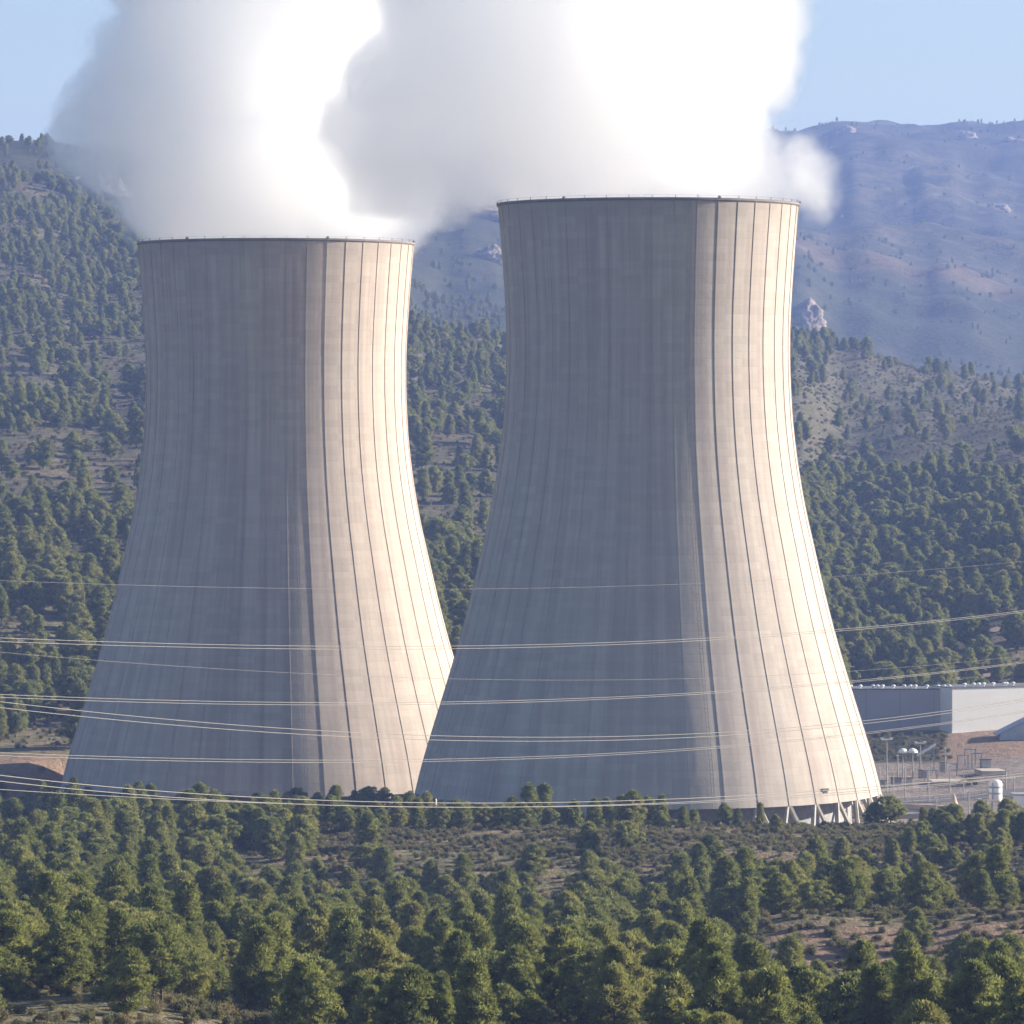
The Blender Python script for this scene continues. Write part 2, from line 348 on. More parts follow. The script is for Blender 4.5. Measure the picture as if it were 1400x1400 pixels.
def cooling_tower(loc, z0, phi0, ladder_phi, zs, mat, label, plaque):
    root = empty('cooling_tower', (loc[0], loc[1], z0)); tag(root, label, 'cooling tower', 'the two hyperbolic cooling towers')
    def A(phi): return R(phi-90)              # phi: 0 faces the viewer, positive to the right
    zz = np.linspace(7.7, 128.0, 81); RW, RD, INT = .29, .115, 6
    V = []; colk = []
    for z in zz:
        r = smooth_prof(z); hw = RW/2/r; step = 2*math.pi/NR
        row = []
        for k in range(NR):
            a = A(phi0)+k*step
            row += [(a-hw, r, 1), (a-hw*.85, r+RD, 1), (a+hw*.85, r+RD, 1), (a+hw, r, 1)]
            for i in range(1, INT+1): row.append((a+hw+(step-2*hw)*i/(INT+1), r, 0))
        colk = [c[2] for c in row]
        V += [(rr*math.cos(a), rr*math.sin(a), z*zs) for a, rr, _ in row]
    n = len(colk); nz = len(zz)
    F = [(i*n+k, i*n+(k+1) % n, (i+1)*n+(k+1) % n, (i+1)*n+k) for i in range(nz-1) for k in range(n)]
    base = len(V)                            # inner face, closed to the outer one by the two edge rings
    for z in zz:
        r = smooth_prof(z)-(.9 if z < 15 else .55)
        for k in range(n):
            v = V[k]; a = math.atan2(v[1], v[0]); V.append((r*math.cos(a), r*math.sin(a), z*zs))
    F += [(base+(i+1)*n+k, base+(i+1)*n+(k+1) % n, base+i*n+(k+1) % n, base+i*n+k) for i in range(nz-1) for k in range(n)]
    t = (nz-1)*n
    F += [(t+k, t+(k+1) % n, base+t+(k+1) % n, base+t+k) for k in range(n)]
    F += [(base+k, base+(k+1) % n, (k+1) % n, k) for k in range(n)]
    me = np_mesh('shell', V, F, mat)
    me.polygons.foreach_set('use_smooth', np.ones(len(me.polygons), bool))
    ed = np.empty(len(me.edges)*2, np.int32); me.edges.foreach_get('vertices', ed); ed = ed.reshape(-1, 2)
    ck = np.array(colk, bool)
    sh = (ed[:, 0] < base) & (ed[:, 1] < base) & (ed[:, 0] % n == ed[:, 1] % n) & ck[ed[:, 0] % n]
    r0 = (ed // n)
    sh |= (r0[:, 0] == r0[:, 1]) & ((r0[:, 0] % nz == 0) | (r0[:, 0] % nz == nz-1))
    at = me.attributes.get('sharp_edge') or me.attributes.new('sharp_edge', 'BOOLEAN', 'EDGE')
    at.data.foreach_set('value', sh)
    o = bpy.data.objects.new('shell', me); C.objects.link(o); o.parent = root
    # rim ring and walkway with its railing
    rt = smooth_prof(128.0); prof = [(rt-.9, 128.0*zs-.55), (rt+.12, 128.0*zs-.55), (rt+.28, 128.0*zs-.35), (rt+.28, 128.0*zs+.05), (rt-.9, 128.0*zs+.05)]
    mb = MB(); N = 126; vs = []; fs = []
    for r_, z_ in prof: vs += [(r_*math.cos(2*math.pi*k/N), r_*math.sin(2*math.pi*k/N), z_) for k in range(N)]
    for i in range(5):
        j = (i+1) % 5
        fs += [(i*N+k, i*N+(k+1) % N, j*N+(k+1) % N, j*N+k) for k in range(N)]
    mb.add(vs, fs); mb.build('rim_ring', m_rim, root)
    mb = MB(); zt = 128.0*zs+.05
    for k in range(42):
        a = A(phi0)+2*math.pi*k/42; x, y = (rt+.1)*math.cos(a), (rt+.1)*math.sin(a)
        mb.box((x, y, zt+.25), (.09, .09, .5), a)
    for h in (.47,):
        mb.tube([((rt+.1)*math.cos(2*math.pi*k/84), (rt+.1)*math.sin(2*math.pi*k/84), zt+h) for k in range(85)], .015, 4)
    mb.build('railing', m_dark, root)
    for k in range(0, NR, 7):
        a = A(phi0)+2*math.pi*k/NR
        mb = MB(); x, y = (rt+.2)*math.cos(a), (rt+.2)*math.sin(a)
        mb.box((x, y, zt+.15), (.5, .5, .3), a); mb.lathe([(.2, .1), (.22, .3), (.12, .45)], 8, (x, y, zt)); mb.build('warning_lamp', m_rim, root)
    # 42 V-pairs of raking legs
    step = 360/NR; rb = smooth_prof(7.7); lm = {}
    for sgn in (-1, 1):
        mb = MB(); r1, r2 = rb-.45, rb+2.3
        a0, a1 = 0, R(sgn*step*.46)
        mb.tube([(r2*math.cos(a0), r2*math.sin(a0)+sgn*.25, -.8), (r1*math.cos(a1), r1*math.sin(a1), 7.75*zs)], .47, 6)
        lm[sgn] = mb
    objs = {}
    for k in range(NR):
        for sgn in (-1, 1):
            if sgn not in objs: o = objs[sgn] = lm[sgn].build('leg', m_leg, root)
            else: o = objs[sgn].copy(); C.objects.link(o); o.parent = root
            o.rotation_euler = (0, 0, A(phi0)+R(step*(k+.5)))
    mb = MB()                                 # basin wall round the foot
    N = 96; vs = []; fs = []
    for r_, z_ in ((rb+3.0, -1.4), (rb+3.0, .9), (rb+3.5, .9), (rb+3.5, -1.4)): vs += [(r_*math.cos(2*math.pi*k/N), r_*math.sin(2*math.pi*k/N), z_) for k in range(N)]
    for i in range(4):
        j = (i+1) % 4; fs += [(i*N+k, i*N+(k+1) % N, j*N+(k+1) % N, j*N+k) for k in range(N)]
    mb.add(vs, fs).build('basin_wall', m_leg, root)
    mb = MB(); mb.lathe([(rb-6, -.6), (rb-6, 7.2), (rb-7, 7.3)], 60).build('fill_packing', m_fill, root)
    # ladder
    mb = MB(); a = A(ladder_phi)
    for off in (-.28, .28):
        pts = []
        for z in np.linspace(7.7, 127.6, 60):
            r = smooth_prof(z)+.34; aa = a+off/r; pts.append((r*math.cos(aa), r*math.sin(aa), z*zs))
        mb.tube(pts, .05, 4)
    for z in np.arange(8.2, 127.5, .9):
        r = smooth_prof(z)+.34; p = [(r*math.cos(a+o_/r), r*math.sin(a+o_/r), z*zs) for o_ in (-.28, .28)]
        mb.tube(p, .045, 4)
    mb.build('ladder', m_metal, root)
    if plaque:
        mb = MB(); r = smooth_prof(10.2)
        a = A(46.5); mb.box(((r+.12)*math.cos(a), (r+.12)*math.sin(a), 10.4), (.25, 1.9, .55), a)
        mb.box(((r+.12)*math.cos(a), (r+.12)*math.sin(a)+0, 9.9), (.25, 1.2, .2), a)
        mb.build('sign_plate', m_dark, root)
    return root
cooling_tower(TOWERS[0], 0, 25.6, 14.0, 1.0, m_con[0], 'nearer concrete cooling tower, bluish in shade, with its slanting support legs showing at the foot', True)
cooling_tower(TOWERS[1], -4.7, 24.0, 10.5, 1.0, m_con[1], 'farther concrete cooling tower whose foot is hidden behind the pine row', False)

# ------------------------------------------------------------------ steam
def plume(name, depth, blobs, label, seed):
    sph = []
    for cx, cy_, r, *dz in blobs:
        d = depth+(dz[0] if dz else 0); k = d/FPX
        sph.append(((cx-700)*k, d, CAM_Z-(cy_-HOR)*k, r*k))
    # closed hull of the cloud: union of the billows
    mb = MB()
    for (x, y, z, r) in sph:
        r = r+3.6; n = 18; prof = [(max(.02, r*math.sin(math.pi*i/10)), -r*math.cos(math.pi*i/10)) for i in range(11)]
        mb.lathe(prof, n, (x, y, z))
    tmp = mb.build(name, None)
    md = tmp.modifiers.new('r', 'REMESH'); md.mode = 'VOXEL'; md.voxel_size = 2.2
    dg = bpy.context.evaluated_depsgraph_get()
    me = bpy.data.meshes.new_from_object(tmp.evaluated_get(dg)); bpy.data.objects.remove(tmp)
    m, b = newmat(name)
    P = b.n('ShaderNodeNewGeometry').outputs['Position']
    # warp the sampling position so the billows get ragged
    w = b.n('ShaderNodeTexNoise', {'Vector': P, 'Scale': .082, 'Detail': 3.5, 'Roughness': .62}).outputs['Color']
    w = b.n('ShaderNodeVectorMath', {0: w, 1: (.5, .5, .5)}, operation='SUBTRACT').outputs[0]
    Pw = b.n('ShaderNodeVectorMath', {0: w, 1: (16, 16, 16), 2: P}, operation='MULTIPLY_ADD').outputs[0]
    f = None
    for (x, y, z, r) in sph:
        dd = b.n('ShaderNodeVectorMath', {0: Pw, 1: (x, y, z)}, operation='DISTANCE').outputs['Value']
        g = b.math('SUBTRACT', r, dd)
        f = g if f is None else b.n('ShaderNodeMath', {0: f, 1: g, 2: 2.0}, operation='SMOOTH_MAX').outputs[0]
    fall = b.ramp(f, -3.6, 1.2)
    dens = b.math('MULTIPLY', b.math('MULTIPLY', fall, fall), .125)
    pv = b.n('ShaderNodeVolumePrincipled', {'Color': col(1, 1, 1), 'Density': dens, 'Anisotropy': .74})
    b.out(None, pv.outputs[0])
    m.cycles.volume_step_rate = .7
    me.materials.clear(); me.materials.append(m)
    o = bpy.data.objects.new(name, me); C.objects.link(o); tag(o, label, 'steam', 'steam rising from the two towers')
    return o
BLOB_L = [(232, 312, 42), (290, 300, 68), (370, 296, 82), (450, 300, 74), (515, 304, 56), (545, 312, 30),
          (250, 250, 95), (360, 230, 125), (470, 240, 105), (165, 195, 72), (140, 175, 48), (200, 140, 95, 4), (185, 75, 62), (250, 40, 90, -4), (350, 90, 140), (330, 0, 120),
          (470, 100, 130, 8), (225, -20, 70), (330, -110, 130), (470, -60, 150, 6), (220, 275, 52), (560, 270, 48), (132, 188, 56), (185, 250, 40)]
BLOB_R = [(722, 262, 34), (770, 246, 60), (850, 225, 92), (940, 225, 90), (1010, 240, 64), (1058, 256, 40), (1092, 252, 30), (1108, 268, 20),
          (690, 215, 75), (610, 205, 85), (540, 205, 88), (500, 170, 62), (560, 130, 95), (640, 110, 120), (760, 130, 130), (880, 110, 135), (960, 150, 84), (985, 70, 100), (1035, 95, 48), (1045, 20, 60),
          (620, 10, 110), (740, -20, 140), (880, -30, 150), (1000, -40, 100), (700, -130, 130), (880, -150, 140), (575, 255, 38), (820, 60, 120, -10), (632, 238, 54), (602, 262, 36), (1096, 236, 44), (1112, 264, 32)]
plume('steam_plume', 1091, BLOB_L, 'white steam billowing straight up from the farther tower, behind the grey cloud', 3)
plume('steam_plume', 1000, BLOB_R, 'broad steam cloud from the nearer tower, grey on its shaded side over the gap', 9)

# ------------------------------------------------------------------ pines
def tree_meshes(kind, seed):
    rs = np.random.default_rng(seed)
    H, RR, low, shape = {'round': (7.2, 2.6, .10, 1), 'narrow': (8.6, 1.85, .12, 2), 'broad': (6.6, 3.1, .22, 0), 'small': (5.2, 1.9, .05, 1)}[kind]
    nb_ = {'round': 46, 'narrow': 50, 'broad': 42, 'small': 32}[kind]
    def prof(t):
        if shape == 1: return (np.sin(np.pi*min(1, (t*.82+.14))**.78)**.78)
        if shape == 2: return (1.05-t)**.5*(min(1, t*4+.45))
        return np.sin(np.pi*min(1, t*.72+.2))**.7
    bend = rs.uniform(-.5, .5, 2)
    def axis(t): return np.array([bend[0]*t*t+.18*math.sin(t*5+seed), bend[1]*t*t+.15*math.cos(t*4+seed)-.15, H*t])
    clumps = []; limbs = []
    for i in range(nb_):
        t = (i+.5)/nb_; ty = low+(1-low)*t
        az = i*2.39996+rs.uniform(-.5, .5)
        L = RR*prof(t)*rs.uniform(.62, 1.12)
        a = axis(ty*.9); tip = a+np.array([math.cos(az)*L, math.sin(az)*L, rs.uniform(.0, .22)*L+.25])
        tip[2] = min(tip[2], H*1.02)
        limbs.append((axis(max(.05, ty*.9-.06)), tip))
        clumps.append((tip, rs.uniform(.42, .78)*(1.15 if kind != 'small' else .85)))
        if L > .9:
            q = a+(tip-a)*rs.uniform(.45, .65)+rs.normal(0, .18, 3); clumps.append((q, rs.uniform(.4, .72)))
    clumps.append((axis(.96), .62)); clumps.append((axis(.92)+[.25, .1, 0], .6))
    Vs = []; nl = 170
    for c, r in clumps:
        u = rs.normal(0, 1, (nl, 3)); u /= np.linalg.norm(u, axis=1)[:, None]
        u[:, 2] = np.where(u[:, 2] < -.35, -u[:, 2]*.8, u[:, 2])
        p = c+u*(r*rs.uniform(.45, 1.05, nl)[:, None])*[1, 1, .78]
        dirv = u*1.0+np.array([0, 0, .35])+rs.normal(0, .35, (nl, 3)); dirv /= np.linalg.norm(dirv, axis=1)[:, None]
        sd = np.cross(dirv, rs.normal(0, 1, (nl, 3))); sd /= np.linalg.norm(sd, axis=1)[:, None]
        ln = rs.uniform(.20, .42, nl)[:, None]; wd = rs.uniform(.055, .105, nl)[:, None]
        Vs.append(np.stack([p-sd*wd*.6, p+sd*wd*.6, p+dirv*ln+sd*wd*.45, p+dirv*ln-sd*wd*.45], 1).reshape(-1, 3))
    V = np.concatenate(Vs); F = np.arange(len(V)).reshape(-1, 4)
    crown = np_mesh('crown', V, F, m_needle)
    mb = MB(); T = np.linspace(-.06, .93, 9)
    mb.tube([axis(t) for t in T], [max(.03, .19*(H/8)*(1-.85*max(0, t))) for t in T], 7)
    for a, tip in limbs[::2]:
        mid = (a+tip)/2+[0, 0, -.1]; mb.tube([a, mid, a+(tip-a)*.92], [.055, .04, .015], 4, cap=False)
    tm = bpy.data.meshes.new('trunk'); tm.from_pydata(mb.v, [], mb.f); tm.materials.append(m_bark); tm.update()
    return crown, tm, H, kind
KINDS = ['round', 'narrow', 'narrow', 'broad', 'small', 'round', 'narrow', 'round']
PROTO = [tree_meshes(k, 40+i) for i, k in enumerate(KINDS)]
def hex_pts(x0, x1, y0, y1, cell):
    nx = int((x1-x0)/cell)+1; nyy = int((y1-y0)/cell)+1
    gx, gy = np.meshgrid(np.arange(nx), np.arange(nyy))
    x = x0+(gx+.5*(gy % 2)+rng.uniform(-.38, .38, gx.shape))*cell; y = y0+(gy+rng.uniform(-.38, .38, gx.shape))*cell
    return x.ravel(), y.ravel()
def clear_of_plant(x, y, zone=0):
    ok = np.ones(len(x), bool)
    for tx, ty in TOWERS: ok &= np.hypot(x-tx, y-ty) > 57
    ok &= ~((x > 68) & (y > 948) & (y < 1345)) | ((y > 1236) & (y < 1284) & (x > 68) & (x < 600/FPX*y) & (zone == 1))
    return ok
# foreground wood
x, y = hex_pts(-190, 190, 350, 952, 5.3)
px = 700+x/y*FPX
pr_ = np.full(len(x), .72)
gl = fbm(x/24, y/30, 31, 3)
pr_ = np.where(gl < .43, pr_*.18, pr_)
shelf = (y > 790) & (y < 880) & (px > 430); pr_ = np.where(shelf, .035, pr_)
pr_ = np.where((y > 880) & (px > 520) & (px < 770), .8, pr_)
pr_ = np.where((y > 880) & (px > 770), .0, pr_)
pr_ = np.where((y > 880) & (px > 770) & (px < 950), .4, pr_)
pr_ = np.where((y > 735) & (y < 812) & (px > 520), .2, pr_)
rgt = (px > 950) & (y > 490) & (y < 700); pr_ = np.where(rgt, .08, pr_)
pr_ = np.where((px > 1060) & (y > 440) & (y <= 490), .12, pr_)
pr_ = np.where((px > 960) & (px < 1230) & (y > 690) & (y < 770), .2, pr_)
pr_ = np.where((px > 1240) & (y > 730) & (y < 930), .34, pr_)
pr_ = np.where((px > 1060) & (y < 440) & (y > 405), .45, pr_)
pr_ = np.where((px < 420) & (y > 405) & (y < 436), .12, pr_)
k = (rng.uniform(0, 1, len(x)) < pr_) & clear_of_plant(x, y) & ~((y < 405) & (px < 900))
x, y, px = x[k], y[k], px[k]
sc = rng.uniform(.55, 1.15, len(x))**.8*np.where(y > 880, .75, 1.0)*np.where((y > 700) & (px > 1200), .8, 1)
kd = rng.integers(0, 8, len(x))
# chosen single trees of the right-hand clearing and the scrub shelf (photo column, distance, size, kind)
SPEC = [(1050, 470, 1.1, 3), (1110, 425, 1.0, 0), (1165, 418, 1.05, 3), (1255, 435, 1.0, 0), (1340, 505, 1.0, 0), (1372, 500, .9, 2), (1020, 700, 1.0, 0), (1062, 712, 1.05, 2), (1095, 705, 1.0, 5), (1130, 718, 1.05, 5), (1040, 690, .8, 3),
        (826, 800, .9, 5), (1195, 905, .95, 0), (1062, 870, .45, 3), (1218, 905, .8, 5), (1300, 900, 1.0, 3), (1275, 770, .9, 5), (1385, 880, 1.0, 0), (1345, 890, .9, 2), (420, 425, .95, 0), (220, 440, 1.05, 3),
        (880, 908, .8, 3), (905, 906, .7, 5), (992, 904, .55, 3), (1012, 902, .45, 4), (1040, 903, .5, 3), (1295, 1000, .95, 3), (1308, 1010, .8, 0), (300, 925, .9, 1), (730, 900, .9, 0), (745, 905, 1.0, 5), (1115, 470, .8, 4), (548, 930, .8, 0), (572, 925, .85, 5), (530, 928, .75, 2)]
sx_ = np.array([(p[0]-700)/FPX*p[1] for p in SPEC]); sy_ = np.array([p[1] for p in SPEC], float)
keep = np.ones(len(x), bool)
for a, c in zip(sx_, sy_): keep &= np.hypot(x-a, y-c) > 3.6
x = np.r_[sx_, x[keep]]; y = np.r_[sy_, y[keep]]; sc = np.r_[[p[2] for p in SPEC], sc[keep]]; kd = np.r_[[p[3] for p in SPEC], kd[keep]]
z = ground_z(x, y)
px = 700+x/y*FPX; rows = HOR+(CAM_Z-z)*FPX/y
hpx = sc*7*FPX/y
inview = (px > 4) & (px < 1396) & (rows-hpx < 1392)
order = np.argsort(-(hpx*inview)); near = np.sort(order[:298]); rest = np.setdiff1d(np.arange(len(x)), near)
ORD = 'first second third fourth fifth sixth seventh eighth ninth tenth eleventh twelfth thirteenth fourteenth fifteenth sixteenth seventeenth eighteenth nineteenth twentieth twenty-first twenty-second twenty-third twenty-fourth twenty-fifth'.split()
LOOK = {'round': 'rounded', 'narrow': 'narrow', 'broad': 'broad-crowned', 'small': 'bushy'}
near = near[np.argsort(-rows[near])]
NROW = 16; per = math.ceil(len(near)/NROW)
def dup(src, parent=None):
    o = src.copy(); C.objects.link(o)
    if parent: o.parent = parent
    return o
first = {}
for r_i in range(NROW):
    rowt = near[r_i*per:(r_i+1)*per]; rowt = rowt[np.argsort(px[rowt])]
    for c_i, i in enumerate(rowt):
        kk = int(kd[i]); cr, tm, H, kn = PROTO[kk]
        t = empty('pine_tree', (x[i], y[i], z[i]-.08), rng.uniform(0, 6.28)); s_ = float(sc[i])
        t.scale = (s_*rng.uniform(.92, 1.1), s_*rng.uniform(.92, 1.1), s_*rng.uniform(.92, 1.1))
        if kk not in first:
            a = bpy.data.objects.new('crown', cr); c_ = bpy.data.objects.new('trunk', tm)
            C.objects.link(a); C.objects.link(c_); first[kk] = (a, c_); a.parent = t; c_.parent = t
        else:
            for src in first[kk]: dup(src, t)
        size = 'tall' if H*s_ > 7.4 else ('small' if H*s_ < 5.4 else 'green')
        tag(t, f'{size} {LOOK[kn]} pine, {ORD[c_i]} from left in the {ORD[r_i]} row above the bottom edge', 'pine tree', 'pines of the foreground wood')
PINE_SRC = [first[k] for k in sorted(first)]

def scatter(name, P3, scl, sources, label=None, tilt=.06):
    """one object: points carrying instances of the source meshes"""
    n = len(P3)
    me = bpy.data.meshes.new(name); me.vertices.add(n); me.vertices.foreach_set('co', np.asarray(P3, np.float32).ravel())
    a = me.attributes.new('rot', 'FLOAT_VECTOR', 'POINT')
    rot = np.stack([rng.normal(0, tilt, n), rng.normal(0, tilt, n), rng.uniform(0, 6.283, n)], 1); a.data.foreach_set('vector', rot.astype(np.float32).ravel())
    a = me.attributes.new('scl', 'FLOAT_VECTOR', 'POINT'); sv = np.asarray(scl)[:, None]*rng.uniform(.88, 1.14, (n, 3)); a.data.foreach_set('vector', sv.astype(np.float32).ravel())
    a = me.attributes.new('idx', 'INT', 'POINT'); a.data.foreach_set('value', rng.integers(0, len(sources[0]), n).astype(np.int32))
    o = bpy.data.objects.new(name, me); C.objects.link(o); tag(o, label, kind='stuff')
    ng = bpy.data.node_groups.new(name, 'GeometryNodeTree')
    ng.interface.new_socket('Geometry', in_out='INPUT', socket_type='NodeSocketGeometry'); ng.interface.new_socket('Geometry', in_out='OUTPUT', socket_type='NodeSocketGeometry')
    N = ng.nodes; L = ng.links
    gi = N.new('NodeGroupInput'); go = N.new('NodeGroupOutput'); jo = N.new('GeometryNodeJoinGeometry')
    def attr(nm, tp):
        q = N.new('GeometryNodeInputNamedAttribute'); q.data_type = tp; q.inputs['Name'].default_value = nm; return q.outputs['Attribute']
    ra, sa, ia = attr('rot', 'FLOAT_VECTOR'), attr('scl', 'FLOAT_VECTOR'), attr('idx', 'INT')
    e2r = N.new('FunctionNodeEulerToRotation'); L.new(ra, e2r.inputs[0])
    for layer in sources:
        jj = N.new('GeometryNodeJoinGeometry')
        for src in layer[::-1]:
            oi = N.new('GeometryNodeObjectInfo'); oi.inputs['Object'].default_value = src; oi.transform_space = 'ORIGINAL'
            g2 = N.new('GeometryNodeGeometryToInstance'); L.new(oi.outputs['Geometry'], g2.inputs[0]); L.new(g2.outputs[0], jj.inputs[0])
        ip = N.new('GeometryNodeInstanceOnPoints'); ip.inputs['Pick Instance'].default_value = True
        L.new(gi.outputs[0], ip.inputs['Points']); L.new(jj.outputs[0], ip.inputs['Instance']); L.new(ia, ip.inputs['Instance Index'])
        L.new(e2r.outputs[0], ip.inputs['Rotation']); L.new(sa, ip.inputs['Scale']); L.new(ip.outputs[0], jo.inputs[0])
    L.new(jo.outputs[0], go.inputs[0])
    md = o.modifiers.new('scatter', 'NODES'); md.node_group = ng
    return o
# hillside forest
fx, fy, fs_ = [x[rest]], [y[rest]], [sc[rest]]
for (y0, y1, cell) in ((960, 1420, 6.6), (1420, 2000, 7.2), (2000, 2850, 7.8), (2850, 3600, 8), (3600, 5200, 11), (5200, 7400, 15)):
    hx, hy = hex_pts(-.155*y1, .155*y1, y0, y1, cell)
    p = 700+hx/hy*FPX; rw = HOR+(CAM_Z-ground_z(hx, hy))*FPX/hy
    g1 = fbm(hx/90, hy/120, 41, 4); g2 = fbm(hx/24, hy/24, 43, 3)
    d = np.where(g1 > .47, .85, .35)*np.where(g2 > .44, 1, .3)
    if y0 < 2800:
        scrubL = (p < 560) & (rw > 590) & (rw < 700); d = np.where(scrubL, .12, d)
        d = np.where((p < 560) & (rw > 700) & (rw < 985), .6*np.where(g2 > .42, 1, .35), d)
        d = np.where((p < 560) & (rw < 590) & (rw > 240), .7*np.where(g1 > .46, 1, .25), d)
        d = np.where((p < 560) & (rw < 240), .12, d); d = np.where((p < 560) & (rw < 202), 0, d)
        d = np.where((p < 200) & (hy > 1060) & (hy < 1140), .03, d)
        mid = (p >= 560) & (p < 800)
        d = np.where(mid & (rw > 600) & (rw < 760), .15, d); d = np.where(mid & (rw > 760), .8, d); d = np.where(mid & (rw <= 600), .42*np.where(g2 > .45, 1, .25), d)
        rt_ = p >= 800
        d = np.where(rt_ & (rw > 660), .86*np.where(g1 > .40, 1, .3), d)
        d = np.where(rt_ & (rw <= 655) & (rw > 488), .09*np.where(g2 > .48, 1.2, .3), d)
    elif y0 < 3600: d = d*.5
    else: d = d*.16
    k = (rng.uniform(0, 1, len(hx)) < d) & clear_of_plant(hx, hy)
    k &= ~((p > 1290) & (hy > 1450) & (hy < 1480)) & ~((p > 1150) & (p < 1420) & (hy > 1385) & (hy < 1400))
    hx, hy = hx[k], hy[k]
    fx.append(hx); fy.append(hy); fs_.append(rng.uniform(.62, 1.15, len(hx))*np.where(hy < 1075, .6, 1)*(1.25 if y0 < 1900 else 1.1 if y0 < 2800 else .7))
fx = np.concatenate(fx); fy = np.concatenate(fy); fs_ = np.concatenate(fs_)
fz = ground_z(fx, fy)-.15
scatter('pine_forest', np.stack([fx, fy, fz], 1), fs_, [[a for a, _ in PINE_SRC], [c_ for _, c_ in PINE_SRC]])
print('near', len(near), 'forest', len(fx))

# ------------------------------------------------------------------ shrubs: single ones on the shelf, then the uncountable scrub
def bush_mesh(seed, n=9, leafs=85):
    rs = np.random.default_rng(seed); Vs = []
    for i in range(n):
        a = rs.uniform(0, 6.28); q = rs.uniform(0, .55); c = np.array([math.cos(a)*q, math.sin(a)*q, rs.uniform(.15, .55)]); r = rs.uniform(.22, .4)
        u = rs.normal(0, 1, (leafs, 3)); u /= np.linalg.norm(u, axis=1)[:, None]
        p = c+u*(r*rs.uniform(.5, 1.1, leafs)[:, None]); p[:, 2] = np.maximum(p[:, 2], -.05)
        dv = u+[0, 0, .5]+rs.normal(0, .3, (leafs, 3)); dv /= np.linalg.norm(dv, axis=1)[:, None]
        sd = np.cross(dv, rs.normal(0, 1, (leafs, 3))); sd /= np.linalg.norm(sd, axis=1)[:, None]
        Vs.append(np.stack([p-sd*.035, p+sd*.035, p+dv*.13+sd*.03, p+dv*.13-sd*.03], 1).reshape(-1, 3))
    V = np.concatenate(Vs); return np_mesh('shrub', V, np.arange(len(V)).reshape(-1, 4), m_bush)
BM_ = [bush_mesh(i) for i in (3, 4, 5, 6)]
shrub_src = []
SH = [(1052, 845, 2.2, 'dark rounded shrub standing alone on the scrub shelf below the tower legs'),
      (860, 850, 2.0, 'low shrub on the scrub shelf below the shaded wall of the nearer tower'),
      (850, 700, 1.7, 'olive shrub at the edge of the wood just below the scrub shelf'),
      (1230, 600, 1.9, 'lone shrub on the mound in the clearing right of the wood'),
      (1300, 560, 1.5, 'small shrub low on the bare bank near the right edge'),
      (1180, 570, 1.4, 'small shrub on the crest of the bare mound, left of a larger one')]
for i, (p_, d_, s_, lb) in enumerate(SH):
    gx, gy, gz = on_ground(p_, d_)
    o = bpy.data.objects.new('shrub', BM_[i % 4]); C.objects.link(o); o.location = (gx, gy, gz); o.scale = (s_*1.2, s_*1.2, s_); o.rotation_euler[2] = i*1.3
    tag(o, lb, 'shrub', 'larger shrubs in the clearings')
    if i < 4: shrub_src.append(o)
bx_, by_, bs_ = [], [], []
for (y0, y1, cell, pr0, smx) in ((395, 960, 1.45, .68, 1.0), (1060, 1500, 3.2, .55, 1.1), (1500, 2850, 4.6, .6, 1.35)):
    wd = .12*y1; hx, hy = hex_pts(-wd, wd, y0, y1, cell); p = 700+hx/hy*FPX
    g = fbm(hx/14, hy/14, 61, 3); red_ = fbm(hx/30, hy/30, 77, 4)
    d = pr0*np.where(g > .47, 1, .35)
    d = np.where((p > 1050) & (hy > 540) & (hy < 740) & (red_ > .53), d*.25, d)
    d = np.where((p < 180) & (hy > 1060) & (hy < 1140), .06, d)
    d = np.where((p > 1050) & (hy > 600) & (hy < 642), d*.5, d)
    d = np.where((p > 1150) & (hy > 1236) & (hy < 1284), .95, d)
    k = (rng.uniform(0, 1, len(hx)) < d) & clear_of_plant(hx, hy, 1) & (abs(p-700) < 800)
    bx_.append(hx[k]); by_.append(hy[k]); bs_.append(rng.uniform(.45, 1.25, k.sum())*smx)
bx_ = np.concatenate(bx_); by_ = np.concatenate(by_); bs_ = np.concatenate(bs_)
scatter('scrub', np.stack([bx_, by_, ground_z(bx_, by_)-.05], 1), bs_, [shrub_src])
print('scrub', len(bx_))

